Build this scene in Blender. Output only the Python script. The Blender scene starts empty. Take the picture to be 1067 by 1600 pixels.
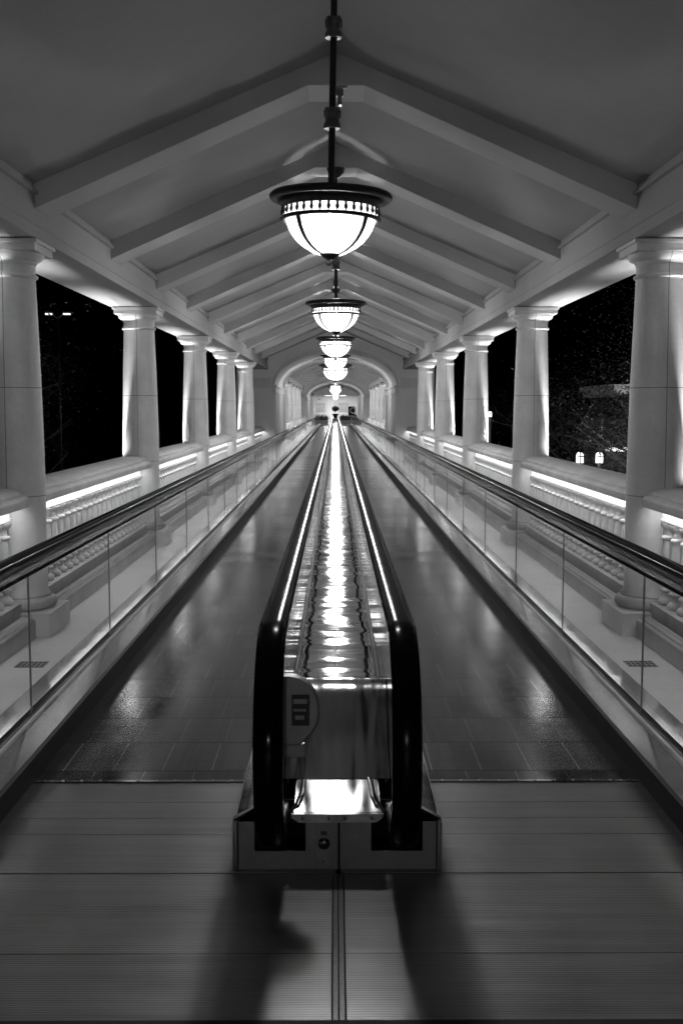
import bpy, bmesh, math, random
from mathutils import Vector, Matrix
R = math.radians
PI = math.pi
scene = bpy.context.scene
# ------------------------------------------------------------------ camera
PITCH = math.atan(163/1750)
cam_d = bpy.data.cameras.new('camera'); cam = bpy.data.objects.new('camera', cam_d)
scene.collection.objects.link(cam); scene.camera = cam
cam_d.sensor_fit = 'VERTICAL'; cam_d.sensor_height = 36; cam_d.lens = 36*1750/1600
cam_d.clip_start = 0.05; cam_d.clip_end = 900
cam.location = (-0.006, 0, 1.6)
cam.rotation_euler = (PI/2 - PITCH, 0, -math.atan(9.5/1750))
# ------------------------------------------------------------------ world: night sky, almost no light
w = bpy.data.worlds.new('World'); scene.world = w; w.use_nodes = True
nt = w.node_tree; nt.nodes.clear()
sky = nt.nodes.new('ShaderNodeTexSky'); sky.sky_type = 'NISHITA'; sky.sun_disc = False
sky.sun_elevation = R(-4); sky.sun_rotation = R(160)
bw = nt.nodes.new('ShaderNodeRGBToBW'); bg = nt.nodes.new('ShaderNodeBackground')
bg.inputs['Strength'].default_value = 0.004
out = nt.nodes.new('ShaderNodeOutputWorld')
nt.links.new(sky.outputs[0], bw.inputs[0]); nt.links.new(bw.outputs[0], bg.inputs[0]); nt.links.new(bg.outputs[0], out.inputs[0])
scene.view_settings.view_transform = 'Standard'; scene.view_settings.look = 'None'
scene.view_settings.gamma = 1; scene.view_settings.exposure = 0.25
# strengths of the place's lamps
BOWL_E, LAMP_W, STRIP_E, UP_W = 3.0, 190.0, 22.0, 230.0

# ------------------------------------------------------------------ node helpers
class NT:
    def __init__(s, name):
        s.m = bpy.data.materials.new(name); s.m.use_nodes = True
        s.t = s.m.node_tree; s.t.nodes.clear()
        s.out = s.n('ShaderNodeOutputMaterial')
        s.tc = s.n('ShaderNodeTexCoord')
    def n(s, typ, **kw):
        o = s.t.nodes.new(typ)
        for k, v in kw.items(): setattr(o, k, v)
        return o
    def link(s, a, b): s.t.links.new(a, b)
    def put(s, inp, v):
        if hasattr(v, 'is_output') or isinstance(v, bpy.types.NodeSocket): s.link(v, inp)
        else: inp.default_value = v
    def math(s, op, a, b=0.0, c=None, clamp=False):
        o = s.n('ShaderNodeMath', operation=op, use_clamp=clamp)
        s.put(o.inputs[0], a); s.put(o.inputs[1], b)
        if c is not None: s.put(o.inputs[2], c)
        return o.outputs[0]
    def xyz(s):
        o = s.n('ShaderNodeSeparateXYZ'); s.link(s.tc.outputs['Object'], o.inputs[0]); return o.outputs
    def noise(s, scale, detail=4, rough=0.55, vec=None, stretch=None, dist=0.0):
        v = vec or s.tc.outputs['Object']
        if stretch:
            mp = s.n('ShaderNodeMapping'); s.link(v, mp.inputs[0]); mp.inputs['Scale'].default_value = stretch; v = mp.outputs[0]
        o = s.n('ShaderNodeTexNoise'); s.link(v, o.inputs['Vector'])
        o.inputs['Scale'].default_value = scale; o.inputs['Detail'].default_value = detail
        o.inputs['Roughness'].default_value = rough; o.inputs['Distortion'].default_value = dist
        return o.outputs[0]
    def rng(s, v, a, b, fa=0.0, fb=1.0):
        o = s.n('ShaderNodeMapRange'); s.put(o.inputs[0], v)
        for i, k in enumerate((fa, fb, a, b)): o.inputs[i+1].default_value = k
        return o.outputs[0]
    def grey(s, v):
        o = s.n('ShaderNodeCombineColor')
        for i in range(3): s.put(o.inputs[i], v)
        return o.outputs[0]
    def bump(s, h, strength=0.3, dist=0.01, normal=None):
        o = s.n('ShaderNodeBump'); o.inputs['Strength'].default_value = strength; o.inputs['Distance'].default_value = dist
        s.link(h, o.inputs['Height'])
        if normal: s.link(normal, o.inputs['Normal'])
        return o.outputs[0]
    def pbr(s, base, rough=0.5, metal=0.0, normal=None, coat=0.0, spec=0.5):
        p = s.n('ShaderNodeBsdfPrincipled')
        s.put(p.inputs['Base Color'], s.grey(base)); s.put(p.inputs['Roughness'], rough)
        s.put(p.inputs['Metallic'], metal); p.inputs['Coat Weight'].default_value = coat
        p.inputs['Specular IOR Level'].default_value = spec
        if normal: s.link(normal, p.inputs['Normal'])
        s.link(p.outputs[0], s.out.inputs[0]); return s.m

def m_stone(name, base, joints=False, var=0.12, rough=0.65):
    n = NT(name)
    a = n.noise(2.2, 6, 0.6); b = n.noise(38, 5, 0.65)
    v = n.math('MULTIPLY', n.rng(a, base*(1-var), base*(1+var), 0.3, 0.7), n.rng(b, 0.95, 1.05, 0.3, 0.7))
    st = n.noise(5, 4, 0.6, stretch=(1.4, 1.4, 0.12))
    v = n.math('MULTIPLY', v, n.rng(st, 0.93, 1.03, 0.3, 0.7))
    h = n.noise(120, 3, 0.6)
    if joints:
        x, y, z = n.xyz()[:3]
        jx = n.math('LESS_THAN', n.math('ABSOLUTE', x), 0.0028)
        jx = n.math('MULTIPLY', jx, n.math('GREATER_THAN', z, 0.262))
        j1 = n.math('LESS_THAN', n.math('ABSOLUTE', n.math('SUBTRACT', z, 1.74)), 0.003)
        j2 = n.math('LESS_THAN', n.math('ABSOLUTE', n.math('SUBTRACT', z, 0.974)), 0.0028)
        j = n.math('MAXIMUM', jx, n.math('MAXIMUM', j1, j2))
        v = n.math('MULTIPLY', v, n.math('SUBTRACT', 1.0, n.math('MULTIPLY', j, 0.62)))
    return n.pbr(v, rough, 0, n.bump(h, 0.12, 0.003), spec=0.35)

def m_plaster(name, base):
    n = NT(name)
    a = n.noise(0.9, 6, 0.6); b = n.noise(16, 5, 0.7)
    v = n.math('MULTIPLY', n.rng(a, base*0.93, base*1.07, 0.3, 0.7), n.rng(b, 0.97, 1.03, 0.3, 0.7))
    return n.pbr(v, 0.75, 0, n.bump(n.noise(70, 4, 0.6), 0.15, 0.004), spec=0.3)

def m_floor():
    n = NT('pale_terrazzo')
    a = n.noise(1.3, 5, 0.6); b = n.noise(220, 3, 0.7); c = n.noise(14, 4, 0.6)
    v = n.math('MULTIPLY', n.rng(a, 0.62, 0.74, 0.3, 0.7), n.rng(b, 0.9, 1.08, 0.3, 0.7))
    v = n.math('MULTIPLY', v, n.rng(c, 0.94, 1.03, 0.3, 0.7))
    sp = n.noise(31, 2, 0.5); v = n.math('MULTIPLY', v, n.rng(sp, 1.0, 0.6, 0.73, 0.77))
    return n.pbr(v, 0.55, 0, None, spec=0.4)

def m_steel(name, base, rough, wave=0.0, seams=0.0, brush=(60, 1.2, 60), wdist=0.012, smudge=0.1, wst=(2.6, 1.7, 2.6)):
    n = NT(name)
    br = n.noise(1.0, 3, 0.6, stretch=brush); sm = n.noise(5.5, 5, 0.65)
    v = n.math('MULTIPLY', n.rng(br, base*0.93, base*1.05, 0.3, 0.7), n.rng(sm, 1-smudge, 1.0, 0.35, 0.65))
    r = n.math('ADD', n.rng(sm, rough*0.75, rough*1.35, 0.3, 0.7), n.rng(br, -0.02, 0.03, 0.3, 0.7))
    nor = None
    if wave:
        wv = n.noise(1.0, 2, 0.5, stretch=wst, dist=0.4)
        nor = n.bump(wv, wave, wdist*4)
        if seams: nor = n.bump(n.noise(1.0, 2, 0.6, stretch=(0.7, 8, 1)), 0.16, 0.006, nor)
    if seams:
        y = n.xyz()[1]
        d = n.math('PINGPONG', y, seams/2)
        s_ = n.math('LESS_THAN', d, 0.009)
        v = n.math('MULTIPLY', v, n.math('SUBTRACT', 1.0, n.math('MULTIPLY', s_, 0.8)))
        cell = n.math('FLOOR', n.math('DIVIDE', y, seams))
    return n.pbr(v, r, 1.0, nor)

def m_pallet():
    n = NT('ribbed_pallet_metal')
    x, y, z = n.xyz()[:3]
    P = 0.424
    row = n.math('FLOOR', n.math('DIVIDE', y, P))
    wn = n.n('ShaderNodeTexWhiteNoise', noise_dimensions='1D'); n.link(row, wn.inputs['W'])
    xo = n.math('ADD', x, n.math('MULTIPLY', wn.outputs[0], 0.2))
    seg = n.math('PINGPONG', xo, 0.11); sl = n.math('LESS_THAN', seg, 0.0022)
    fr = n.math('MULTIPLY', n.math('FRACT', n.math('DIVIDE', y, P)), P)
    tl = n.math('LESS_THAN', fr, 0.015)
    sub = n.math('LESS_THAN', n.math('PINGPONG', y, P/6), 0.0035)
    cellv = n.n('ShaderNodeCombineXYZ'); n.link(row, cellv.inputs[0]); n.link(n.math('FLOOR', n.math('DIVIDE', n.math('ADD', xo, 0.11), 0.22)), cellv.inputs[1])
    wc = n.n('ShaderNodeTexWhiteNoise', noise_dimensions='2D'); n.link(cellv.outputs[0], wc.inputs['Vector'])
    rib = n.math('SINE', n.math('MULTIPLY', x, 2*PI/0.0105))
    sm = n.noise(3.0, 5, 0.65); sm2 = n.noise(1.0, 4, 0.6, stretch=(26, 1.3, 1))
    v = n.math('MULTIPLY', n.rng(rib, 0.02, 0.15, -1, 1), n.rng(sm, 0.8, 1.1, 0.3, 0.7))
    v = n.math('MULTIPLY', v, n.rng(sm2, 0.75, 1.15, 0.3, 0.7))
    v = n.math('MULTIPLY', v, n.rng(wn.outputs[0], 0.8, 1.2, 0, 1))
    v = n.math('MULTIPLY', v, n.rng(wc.outputs[0], 0.72, 1.28, 0, 1))
    v = n.math('MULTIPLY', v, n.math('SUBTRACT', 1.0, n.math('MULTIPLY', tl, 0.85)))
    v = n.math('MULTIPLY', v, n.math('ADD', 1.0, n.math('MULTIPLY', sl, 2.2)))
    v = n.math('MULTIPLY', v, n.math('SUBTRACT', 1.0, n.math('MULTIPLY', sub, 0.45)))
    rg = n.math('ADD', n.rng(sm, 0.13, 0.19, 0.3, 0.7), n.rng(wn.outputs[0], -0.02, 0.04, 0, 1))
    nb = n.bump(n.noise(1.0, 2, 0.5, stretch=(5.0, 3.5, 1)), 0.07, 0.01)
    tilt = n.bump(n.math('MULTIPLY', n.math('FRACT', n.math('ADD', n.math('DIVIDE', y, P), 0.0)), wn.outputs[0]), 0.25, 0.01, nb)
    return n.pbr(v, rg, 1.0, tilt)

def m_plate():
    n = NT('ribbed_aluminium')
    x, y, z = n.xyz()[:3]
    rib = n.math('SINE', n.math('MULTIPLY', y, 2*PI/0.012))
    sm = n.noise(2.2, 6, 0.65); str_ = n.noise(1.0, 5, 0.65, stretch=(0.9, 16, 1)); sp = n.noise(24, 3, 0.5)
    v = n.math('MULTIPLY', n.rng(rib, 0.20, 0.25, -1, 1), n.rng(sm, 0.85, 1.1, 0.3, 0.7))
    v = n.math('MULTIPLY', v, n.rng(str_, 0.78, 1.15, 0.3, 0.7))
    v = n.math('MULTIPLY', v, n.rng(sp, 1.0, 0.45, 0.74, 0.78))
    return n.pbr(v, n.rng(str_, 0.34, 0.44, 0.3, 0.7), 1.0, n.bump(rib, 0.2, 0.0012))

def m_rubber():
    n = NT('black_rubber')
    sm = n.noise(9, 4, 0.6)
    d = n.n('ShaderNodeBsdfDiffuse'); n.link(n.grey(n.rng(sm, 0.005, 0.012, 0.3, 0.7)), d.inputs[0])
    gl = n.n('ShaderNodeBsdfGlossy'); n.link(n.rng(sm, 0.12, 0.2, 0.3, 0.7), gl.inputs['Roughness'])
    lw = n.n('ShaderNodeLayerWeight'); lw.inputs[0].default_value = 0.5
    f = n.math('ADD', 0.022, n.math('MULTIPLY', n.math('POWER', lw.outputs['Facing'], 6.0), 0.3))
    mx = n.n('ShaderNodeMixShader'); n.link(f, mx.inputs[0]); n.link(d.outputs[0], mx.inputs[1]); n.link(gl.outputs[0], mx.inputs[2])
    n.link(mx.outputs[0], n.out.inputs[0]); return n.m

def m_plain(name, base, rough=0.5, metal=0.0, spec=0.5, sc=20):
    n = NT(name); a = n.noise(sc, 4, 0.6)
    return n.pbr(n.rng(a, base*0.85, base*1.15, 0.3, 0.7), rough, metal, None, spec=spec)

def m_emit(name, strength, base=0.8):
    n = NT(name); e = n.n('ShaderNodeEmission'); e.inputs[0].default_value = (1, 1, 1, 1)
    e.inputs[1].default_value = strength; n.link(e.outputs[0], n.out.inputs[0]); return n.m

def m_glass():
    n = NT('clear_glass')
    tr = n.n('ShaderNodeBsdfTransparent'); tr.inputs[0].default_value = (0.95, 0.95, 0.95, 1)
    gl = n.n('ShaderNodeBsdfGlossy'); gl.inputs[0].default_value = (1, 1, 1, 1); gl.inputs['Roughness'].default_value = 0.015
    lw = n.n('ShaderNodeLayerWeight'); lw.inputs[0].default_value = 0.5
    f = n.math('ADD', 0.045, n.math('MULTIPLY', n.math('POWER', lw.outputs['Facing'], 5.0), 0.32))
    mx = n.n('ShaderNodeMixShader'); n.link(f, mx.inputs[0]); n.link(tr.outputs[0], mx.inputs[1]); n.link(gl.outputs[0], mx.inputs[2])
    n.link(mx.outputs[0], n.out.inputs[0]); return n.m

def m_bowl():
    n = NT('lit_alabaster_glass')
    e = n.n('ShaderNodeEmission'); e.inputs[0].default_value = (1, 1, 1, 1); e.inputs[1].default_value = BOWL_E
    t = n.n('ShaderNodeBsdfTransparent'); t.inputs[0].default_value = (0.9, 0.9, 0.9, 1)
    mx = n.n('ShaderNodeMixShader'); mx.inputs[0].default_value = 0.5
    n.link(t.outputs[0], mx.inputs[1]); n.link(e.outputs[0], mx.inputs[2]); n.link(mx.outputs[0], n.out.inputs[0]); return n.m

def m_leaf(name, base):
    n = NT(name); a = n.noise(1.2, 4, 0.6)
    return n.pbr(n.rng(a, base*0.5, base*1.6, 0.3, 0.7), 0.5, 0, None, spec=0.4)

M = dict(
    column=m_stone('cream_stone_jointed', 0.8, True), stone=m_stone('cream_stone', 0.66), step=m_stone('grey_stone', 0.52),
    beam=m_plaster('lightened_beam_plaster', 0.48), plaster=m_plaster('ceiling_plaster', 0.36), wall=m_plaster('wall_plaster', 0.78), floor=m_floor(),  # beam paler than ceiling: light on the rafter faces put into the colour
    steel=m_steel('brushed_steel', 0.48, 0.12, brush=(60, 0.8, 60), smudge=0.2), deck=m_steel('wavy_polished_steel', 0.42, 0.045, wave=0.28, seams=1.9, brush=(2, 40, 2), wst=(1.2, 2.4, 1.2), smudge=0.2),
    sidedeck=m_steel('side_deck_steel', 0.3, 0.07, wave=0.04, seams=0, smudge=0.05), dull=m_steel('dull_steel', 0.62, 0.45, smudge=0.3),
    apron=m_steel('apron_steel', 0.85, 0.16, wave=0.35, brush=(40, 2, 1), wst=(7, 1.2, 1.2)),
    pallet=m_pallet(), plate=m_plate(), rubber=m_rubber(), bronze=m_plain('dark_bronze', 0.06, 0.38, 0.6, sc=30),
    bronze2=m_plain('worn_bronze', 0.2, 0.4, 0.5, sc=60), dark=m_plain('black_gap', 0.006, 0.7), bowl=m_bowl(),
    strip=m_emit('strip_lamp', STRIP_E), glass=m_glass(), leaf=m_leaf('dark_leaves', 0.05), bark=m_plain('bark', 0.2, 0.85, sc=8),
    ground=m_plain('dark_ground', 0.06, 0.9, sc=0.6), white=m_plain('white_paint', 0.7, 0.5), mid=m_plain('grey_paint', 0.3, 0.6),
    lamphead=m_emit('street_lamp_lens', 1.6), roofmetal=m_steel('standing_seam_metal', 0.5, 0.4), sticker=m_plain('dark_sticker', 0.14, 0.5),
    lit=m_emit('lit_window_glass', 1.6), panel=m_emit('ceiling_panel_lamp', 15.0), art=m_plain('pale_art_print', 0.45, 0.5, sc=3), asphalt=m_plain('asphalt', 0.05, 0.85))

# ------------------------------------------------------------------ mesh builder
ORIG = {}
def origin(o): return ORIG.get(o.name, Vector((0, 0, 0))) if o else Vector((0, 0, 0))
def tag(o, label=None, cat=None, group=None, kind=None):
    if label: o['label'] = label
    if cat: o['category'] = cat
    if group: o['group'] = group
    if kind: o['kind'] = kind
    return o
def thing(name, loc, label, cat, group=None):
    o = bpy.data.objects.new(name, None); scene.collection.objects.link(o); o.empty_display_size = 0.2
    o.location = loc; ORIG[o.name] = Vector(loc); return tag(o, label, cat, group)

class MB:
    def __init__(s): s.v = []; s.f = []
    def box(s, x0, x1, y0, y1, z0, z1):
        b = len(s.v)
        s.v += [(x, y, z) for z in (z0, z1) for y in (y0, y1) for x in (x0, x1)]
        s.f += [tuple(b+i for i in q) for q in ((0, 2, 3, 1), (4, 5, 7, 6), (0, 1, 5, 4), (2, 6, 7, 3), (0, 4, 6, 2), (1, 3, 7, 5))]
        return s
    def quad(s, *p):
        b = len(s.v); s.v += [tuple(q) for q in p]; s.f.append(tuple(range(b, b+len(p)))); return s
    def lathe(s, prof, seg=32, c=(0, 0, 0), axis='z', cap=True, a0=0.0):
        b = len(s.v); n = len(prof)
        for i in range(seg):
            a = a0 + 2*PI*i/seg
            for r, z in prof:
                p = (r*math.cos(a), r*math.sin(a), z)
                if axis == 'y': p = (p[0], p[2], p[1])
                if axis == 'x': p = (p[2], p[0], p[1])
                s.v.append((p[0]+c[0], p[1]+c[1], p[2]+c[2]))
        for i in range(seg):
            j = (i+1) % seg
            for k in range(n-1): s.f.append((b+i*n+k, b+j*n+k, b+j*n+k+1, b+i*n+k+1))
        if cap:
            s.f.append(tuple(b+i*n for i in range(seg))[::-1]); s.f.append(tuple(b+i*n+n-1 for i in range(seg)))
        return s
    def extr(s, prof, y0, y1, sx=1, close=True):
        """closed polygon of (x, z), extruded along y"""
        b = len(s.v); n = len(prof)
        for y in (y0, y1): s.v += [(sx*x, y, z) for x, z in prof]
        for k in range(n if close else n-1):
            j = (k+1) % n; s.f.append((b+k, b+j, b+n+j, b+n+k))
        if close: s.f.append(tuple(range(b, b+n))[::-1]); s.f.append(tuple(range(b+n, b+2*n)))
        return s
    def sweep(s, path, sect, closed=False):
        """sweep a section (u=x, v=outward normal in the yz plane) along a yz path (y,z) at given x"""
        b = len(s.v); n = len(sect); m = len(path)
        for i, (x, y, z) in enumerate(path):
            p0 = path[max(0, i-1)]; p1 = path[min(m-1, i+1)]
            t = Vector((0, p1[1]-p0[1], p1[2]-p0[2])).normalized(); nn = Vector((0, t.z, -t.y))
            for u, v in sect: s.v.append((x+u, y+nn.y*v, z+nn.z*v))
        for i in range(m-1):
            for k in range(n):
                j = (k+1) % n; s.f.append((b+i*n+k, b+i*n+j, b+(i+1)*n+j, b+(i+1)*n+k))
        s.f.append(tuple(range(b, b+n))); s.f.append(tuple(range(b+(m-1)*n, b+m*n))[::-1])
        return s
    def tube(s, pts, rad, seg=6):
        b = len(s.v); m = len(pts); rad = rad if hasattr(rad, '__len__') else [rad]*m
        up = Vector((0.13, 0.31, 0.94)).normalized()
        for i, p in enumerate(pts):
            t = (Vector(pts[min(m-1, i+1)])-Vector(pts[max(0, i-1)])).normalized()
            u = t.cross(up)
            if u.length < 1e-3: u = t.cross(Vector((1, 0, 0)))
            u.normalize(); v = t.cross(u)
            for k in range(seg):
                a = 2*PI*k/seg; q = Vector(p)+(u*math.cos(a)+v*math.sin(a))*rad[i]; s.v.append(tuple(q))
        for i in range(m-1):
            for k in range(seg):
                j = (k+1) % seg; s.f.append((b+i*seg+k, b+i*seg+j, b+(i+1)*seg+j, b+(i+1)*seg+k))
        s.f.append(tuple(range(b, b+seg))[::-1]); s.f.append(tuple(range(b+(m-1)*seg, b+m*seg)))
        return s
    def build(s, name, mat, parent=None, smooth=True, bevel=0.0, label=None, angle=38, loc=None):
        me = bpy.data.meshes.new(name)
        off = origin(parent) if parent else Vector(loc or (0, 0, 0))
        me.from_pydata([tuple(Vector(v)-off) for v in s.v], [], s.f)
        bm = bmesh.new(); bm.from_mesh(me)
        bmesh.ops.recalc_face_normals(bm, faces=bm.faces)
        if bevel:
            es = [e for e in bm.edges if len(e.link_faces) == 2 and e.calc_face_angle(0) > R(50)]
            bmesh.ops.bevel(bm, geom=es, offset=bevel, segments=2, profile=0.6, affect='EDGES', clamp_overlap=True)
        if bevel: angle = min(angle, 15)
        if smooth:
            for f in bm.faces: f.smooth = True
            for e in bm.edges:
                if len(e.link_faces) == 2 and e.calc_face_angle(0) > R(angle): e.smooth = False
        bm.to_mesh(me); bm.free()
        me.materials.append(M[mat] if isinstance(mat, str) else mat)
        o = bpy.data.objects.new(name, me); scene.collection.objects.link(o)
        if parent:
            o.parent = parent; ORIG[o.name] = off
            if parent.type == 'MESH': pass
        else: o.location = off; ORIG[o.name] = off
        if label: o['label'] = label
        return o
def kids(o): return [c for c in ALLK.get(o.name, [])]
def copy_tree(o, loc=None, parent=None, label=None, rotz=None, sc=None):
    c = o.copy(); scene.collection.objects.link(c)
    if loc is not None: c.location = loc
    if rotz is not None: c.rotation_euler.z = rotz
    if sc is not None: c.scale = sc
    if label: c['label'] = label
    if parent: c.parent = parent
    for ch in list(o.children): copy_tree(ch, parent=c)
    return c

U = 5.233                        # one bay
TZ = math.tan(PITCH)
def YW(z, H): return z*U - H*TZ  # depth in bays on the image plane -> world y for a point H below the eye
ORD = ['first', 'second', 'third', 'fourth', 'fifth', 'sixth', 'seventh', 'eighth', 'ninth', 'tenth', 'eleventh', 'twelfth', 'thirteenth']
CX = 2.30
WALL1, WALL1B = 6.55*U, 7.84*U
WALL2, WALL2B = 13.9*U, 15.2*U
WALL3 = 20.5*U
END = 24.6*U
COMB = YW(0.929, 1.6); PED = YW(0.748, 1.6)
WEND = YW(19.9, 1.6)

# ------------------------------------------------------------------ ground and floors
g = MB(); g.quad((-400, -300, -5.5), (400, -300, -5.5), (400, 600, -5.5), (-400, 600, -5.5))
tag(g.build('ground', 'ground', smooth=False), kind='structure')
g = MB(); g.box(-4, 60, 40, 46, -5.496, -5.47)
tag(g.build('road', 'asphalt', smooth=False), kind='structure')
for sx in (-1, 1):
    g = MB(); g.box(min(sx*1.617, sx*2.75), max(sx*1.617, sx*2.75), -4, END, -0.35, 0.0)
    tag(g.build('side_floor', 'floor', smooth=False), kind='structure')
g = MB(); g.box(-1.617, 1.617, -4, YW(0.5635, 1.6)-0.006, -0.35, -0.001)
tag(g.build('lobby_floor', 'dull', smooth=False), kind='structure')
g = MB(); g.box(-1.617, 1.617, WEND+1.6, END, -0.35, -0.001)
tag(g.build('far_floor', 'floor', smooth=False), kind='structure')
# landing: ribbed aluminium planks with gaps, a seam in the middle
land = thing('landing_plate', (0, 3.6, 0), 'ribbed aluminium landing plates laid across the near end of both walkways', 'landing plate')
g = MB(); g.box(-1.617, 1.617, YW(0.5635, 1.6)-0.006, COMB, -0.35, -0.012); g.build('backing', 'dark', land, smooth=False)
seams = [YW(z, 1.6) for z in (0.5635, 0.633, 0.742)]
sub = [YW(z, 1.6) for z in (0.742, 0.773, 0.81, 0.842, 0.876, 0.922)]
for a, b in zip(seams[:-1], seams[1:]):
    for x0, x1 in ((-1.617, -0.017), (0.023, 1.617)):
        MB().box(x0, x1, a+0.0012, b-0.0012, -0.012, 0.0).build('floor_panel', 'plate', land, bevel=0.0012)
for i, (a, b) in enumerate(zip(sub[:-1], sub[1:])):
    for x0, x1 in ((-1.617, -0.005), (0.012, 1.617)):
        MB().box(x0, x1, a+0.001, b-0.001, -0.012, 0.0 if i else 0.002).build('floor_panel', 'plate', land, bevel=0.0012)
MB().box(-0.0135, 0.001, seams[0]+0.003, seams[2]-0.003, -0.012, -0.001).box(0.004, 0.019, seams[0]+0.003, seams[2]-0.003, -0.012, -0.001).build('seam_strip', 'bronze2', land, bevel=0.001)
MB().box(-1.617, 1.617, seams[0]-0.05, seams[0]-0.002, -0.012, 0.003).build('edge_strip', 'dark', land)

# ------------------------------------------------------------------ moving walkways
def walkway(sx, label):
    y0, y1 = COMB, WEND
    t = thing('moving_walkway', (sx*0.82, 4.0, 0), label, 'moving walkway', 'pair of moving walkways running down the gallery')
    X = lambda a, b: (min(sx*a, sx*b), max(sx*a, sx*b))
    xa, xb = X(0.322, 1.305)
    MB().box(xa, xb, y0-0.01, y1+0.02, -0.14, -0.008).build('pallet_belt', 'pallet', t, smooth=False)
    # comb plate with teeth and screws
    g = MB(); g.box(xa-0.0, xb+0.0, y0-0.035, y0-0.012, -0.012, 0.004)
    n = 64
    for i in range(n):
        x = xa+0.008+(xb-xa-0.016)*i/(n-1); g.box(x-0.003, x+0.003, y0-0.013, y0+0.006, -0.008, -0.002)
    c = g.build('comb_plate', 'steel', t, bevel=0)
    for i in range(12):
        x = xa+0.05+(xb-xa-0.1)*i/11; MB().lathe([(0.007, 0.004), (0.006, 0.0065), (0.0, 0.007)], 8, (x, y0-0.024, 0), cap=False).build('screw', 'dull', c)
    MB().box(xa, xb, y1, y1+1.6, -0.14, 0.002).build('far_landing_plate', 'plate', t)
    # outer skirt, deck, glass channel, outer cladding
    ya, yb = 3.42, y1+0.5
    MB().extr([(1.300, -0.14), (1.300, 0.10), (1.3115, 0.108), (1.312, -0.14)], ya+.2, yb, sx).build('skirt', 'dark', t)
    g = MB()
    y = ya; L = 1.9; k = 0
    ys = []
    while y < yb-0.2:
        e = min(YW(0.67, 1.6)+L*k + 0.9, yb); 
        if e - y > 0.3: ys.append((y, e)); y = e
        k += 1
    for a, b in ys: g.extr([(1.3125, 0.07), (1.3115, 0.112), (1.418, 0.129), (1.42, 0.127), (1.42, 0.05)], a+0.0008, b-0.0008, sx)
    g.build('inner_deck', 'steel', t, angle=20)
    MB().extr([(1.421, 0.04), (1.421, 0.124), (1.430, 0.138), (1.446, 0.138), (1.446, 0.04)], ya, yb, sx).build('channel_lip', 'dull', t)
    MB().extr([(1.4465, 0.04), (1.4465, 0.118), (1.500, 0.118), (1.500, 0.04)], ya, yb, sx).build('glazing_gasket', 'dark', t)
    MB().extr([(1.5005, 0.0), (1.5005, 0.131), (1.612, 0.131), (1.617, 0.126), (1.617, 0.0)], ya, yb, sx).build('outer_deck', 'sidedeck', t)
    # glass
    edges = [ya+0.1]; z = 1.03
    edges.append(z*U-0.08)
    while edges[-1] < yb-2.2: edges.append(edges[-1]+1.9)
    edges.append(yb-0.2)
    for a, b in zip(edges[:-1], edges[1:]):
        xa_, xb_ = X(1.468, 1.480)
        MB().box(xa_, xb_, a+0.0025, b-0.0025, 0.119, 0.862).build('glass_panel', 'glass', t, smooth=False)
        MB().box(xa_+0.001, xb_-0.001, b-0.0008, b+0.0008, 0.119, 0.855).build('glass_joint', 'mid', t, smooth=False)
    xc = sx*1.474
    rr = 0.37
    cy, cz = ya+rr*0.5, 0.895-rr
    def loop(off, y_far, straight=True):
        p = [(xc, y_far, cz+rr+off), (xc, (y_far+cy)/2, cz+rr+off)]
        for i in range(0, 19):
            a = PI/2 + PI*i/18; p.append((xc, cy+(rr+off)*math.cos(a), cz+(rr+off)*math.sin(a)))
        p.append((xc, cy+0.5, cz-rr-off)); return p
    hs = hand_section()
    MB().sweep(loop(0, yb), hs, False).build('handrail', 'rubber', t, angle=60)
    MB().sweep(loop(-0.022, yb), [(-0.026, 0), (0.026, 0), (0.026, -0.012), (0.02, -0.03), (0.012, -0.055), (-0.012, -0.055), (-0.02, -0.03), (-0.026, -0.012)]).build('handrail_track', 'rubber', t, angle=40)
    for u in (-0.0285, 0.0285): MB().sweep(loop(-0.026, yb), [(u-0.002, 0.001), (u+0.002, 0.001), (u+0.002, -0.005), (u-0.002, -0.005)]).build('handrail_trim', 'steel', t, smooth=False)
    MB().sweep(loop(-0.077, yb-.1), [(-0.014, 0), (0.014, 0), (0.014, -0.016), (-0.014, -0.016)]).build('glass_clamp', 'rubber', t)
    return t
def hand_section(w=0.042, h=0.022):
    # rounded C section; v outward is negative of the sweep normal here, so both signs are covered
    pts = []
    for i in range(13):
        a = PI*i/12; pts.append((w*math.cos(a)*(1.0), 0.004+h*math.sin(a)**0.7 if 0 < i < 12 else 0.0))
    pts += [(-w, -0.012), (-w+0.006, -0.02), (w-0.006, -0.02), (w, -0.012)]
    return pts
walkway(-1, 'left-hand moving walkway, dark ribbed belt with a glass-sided outer balustrade')
walkway(1, 'right-hand moving walkway, dark ribbed belt with a glass-sided outer balustrade')

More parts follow.
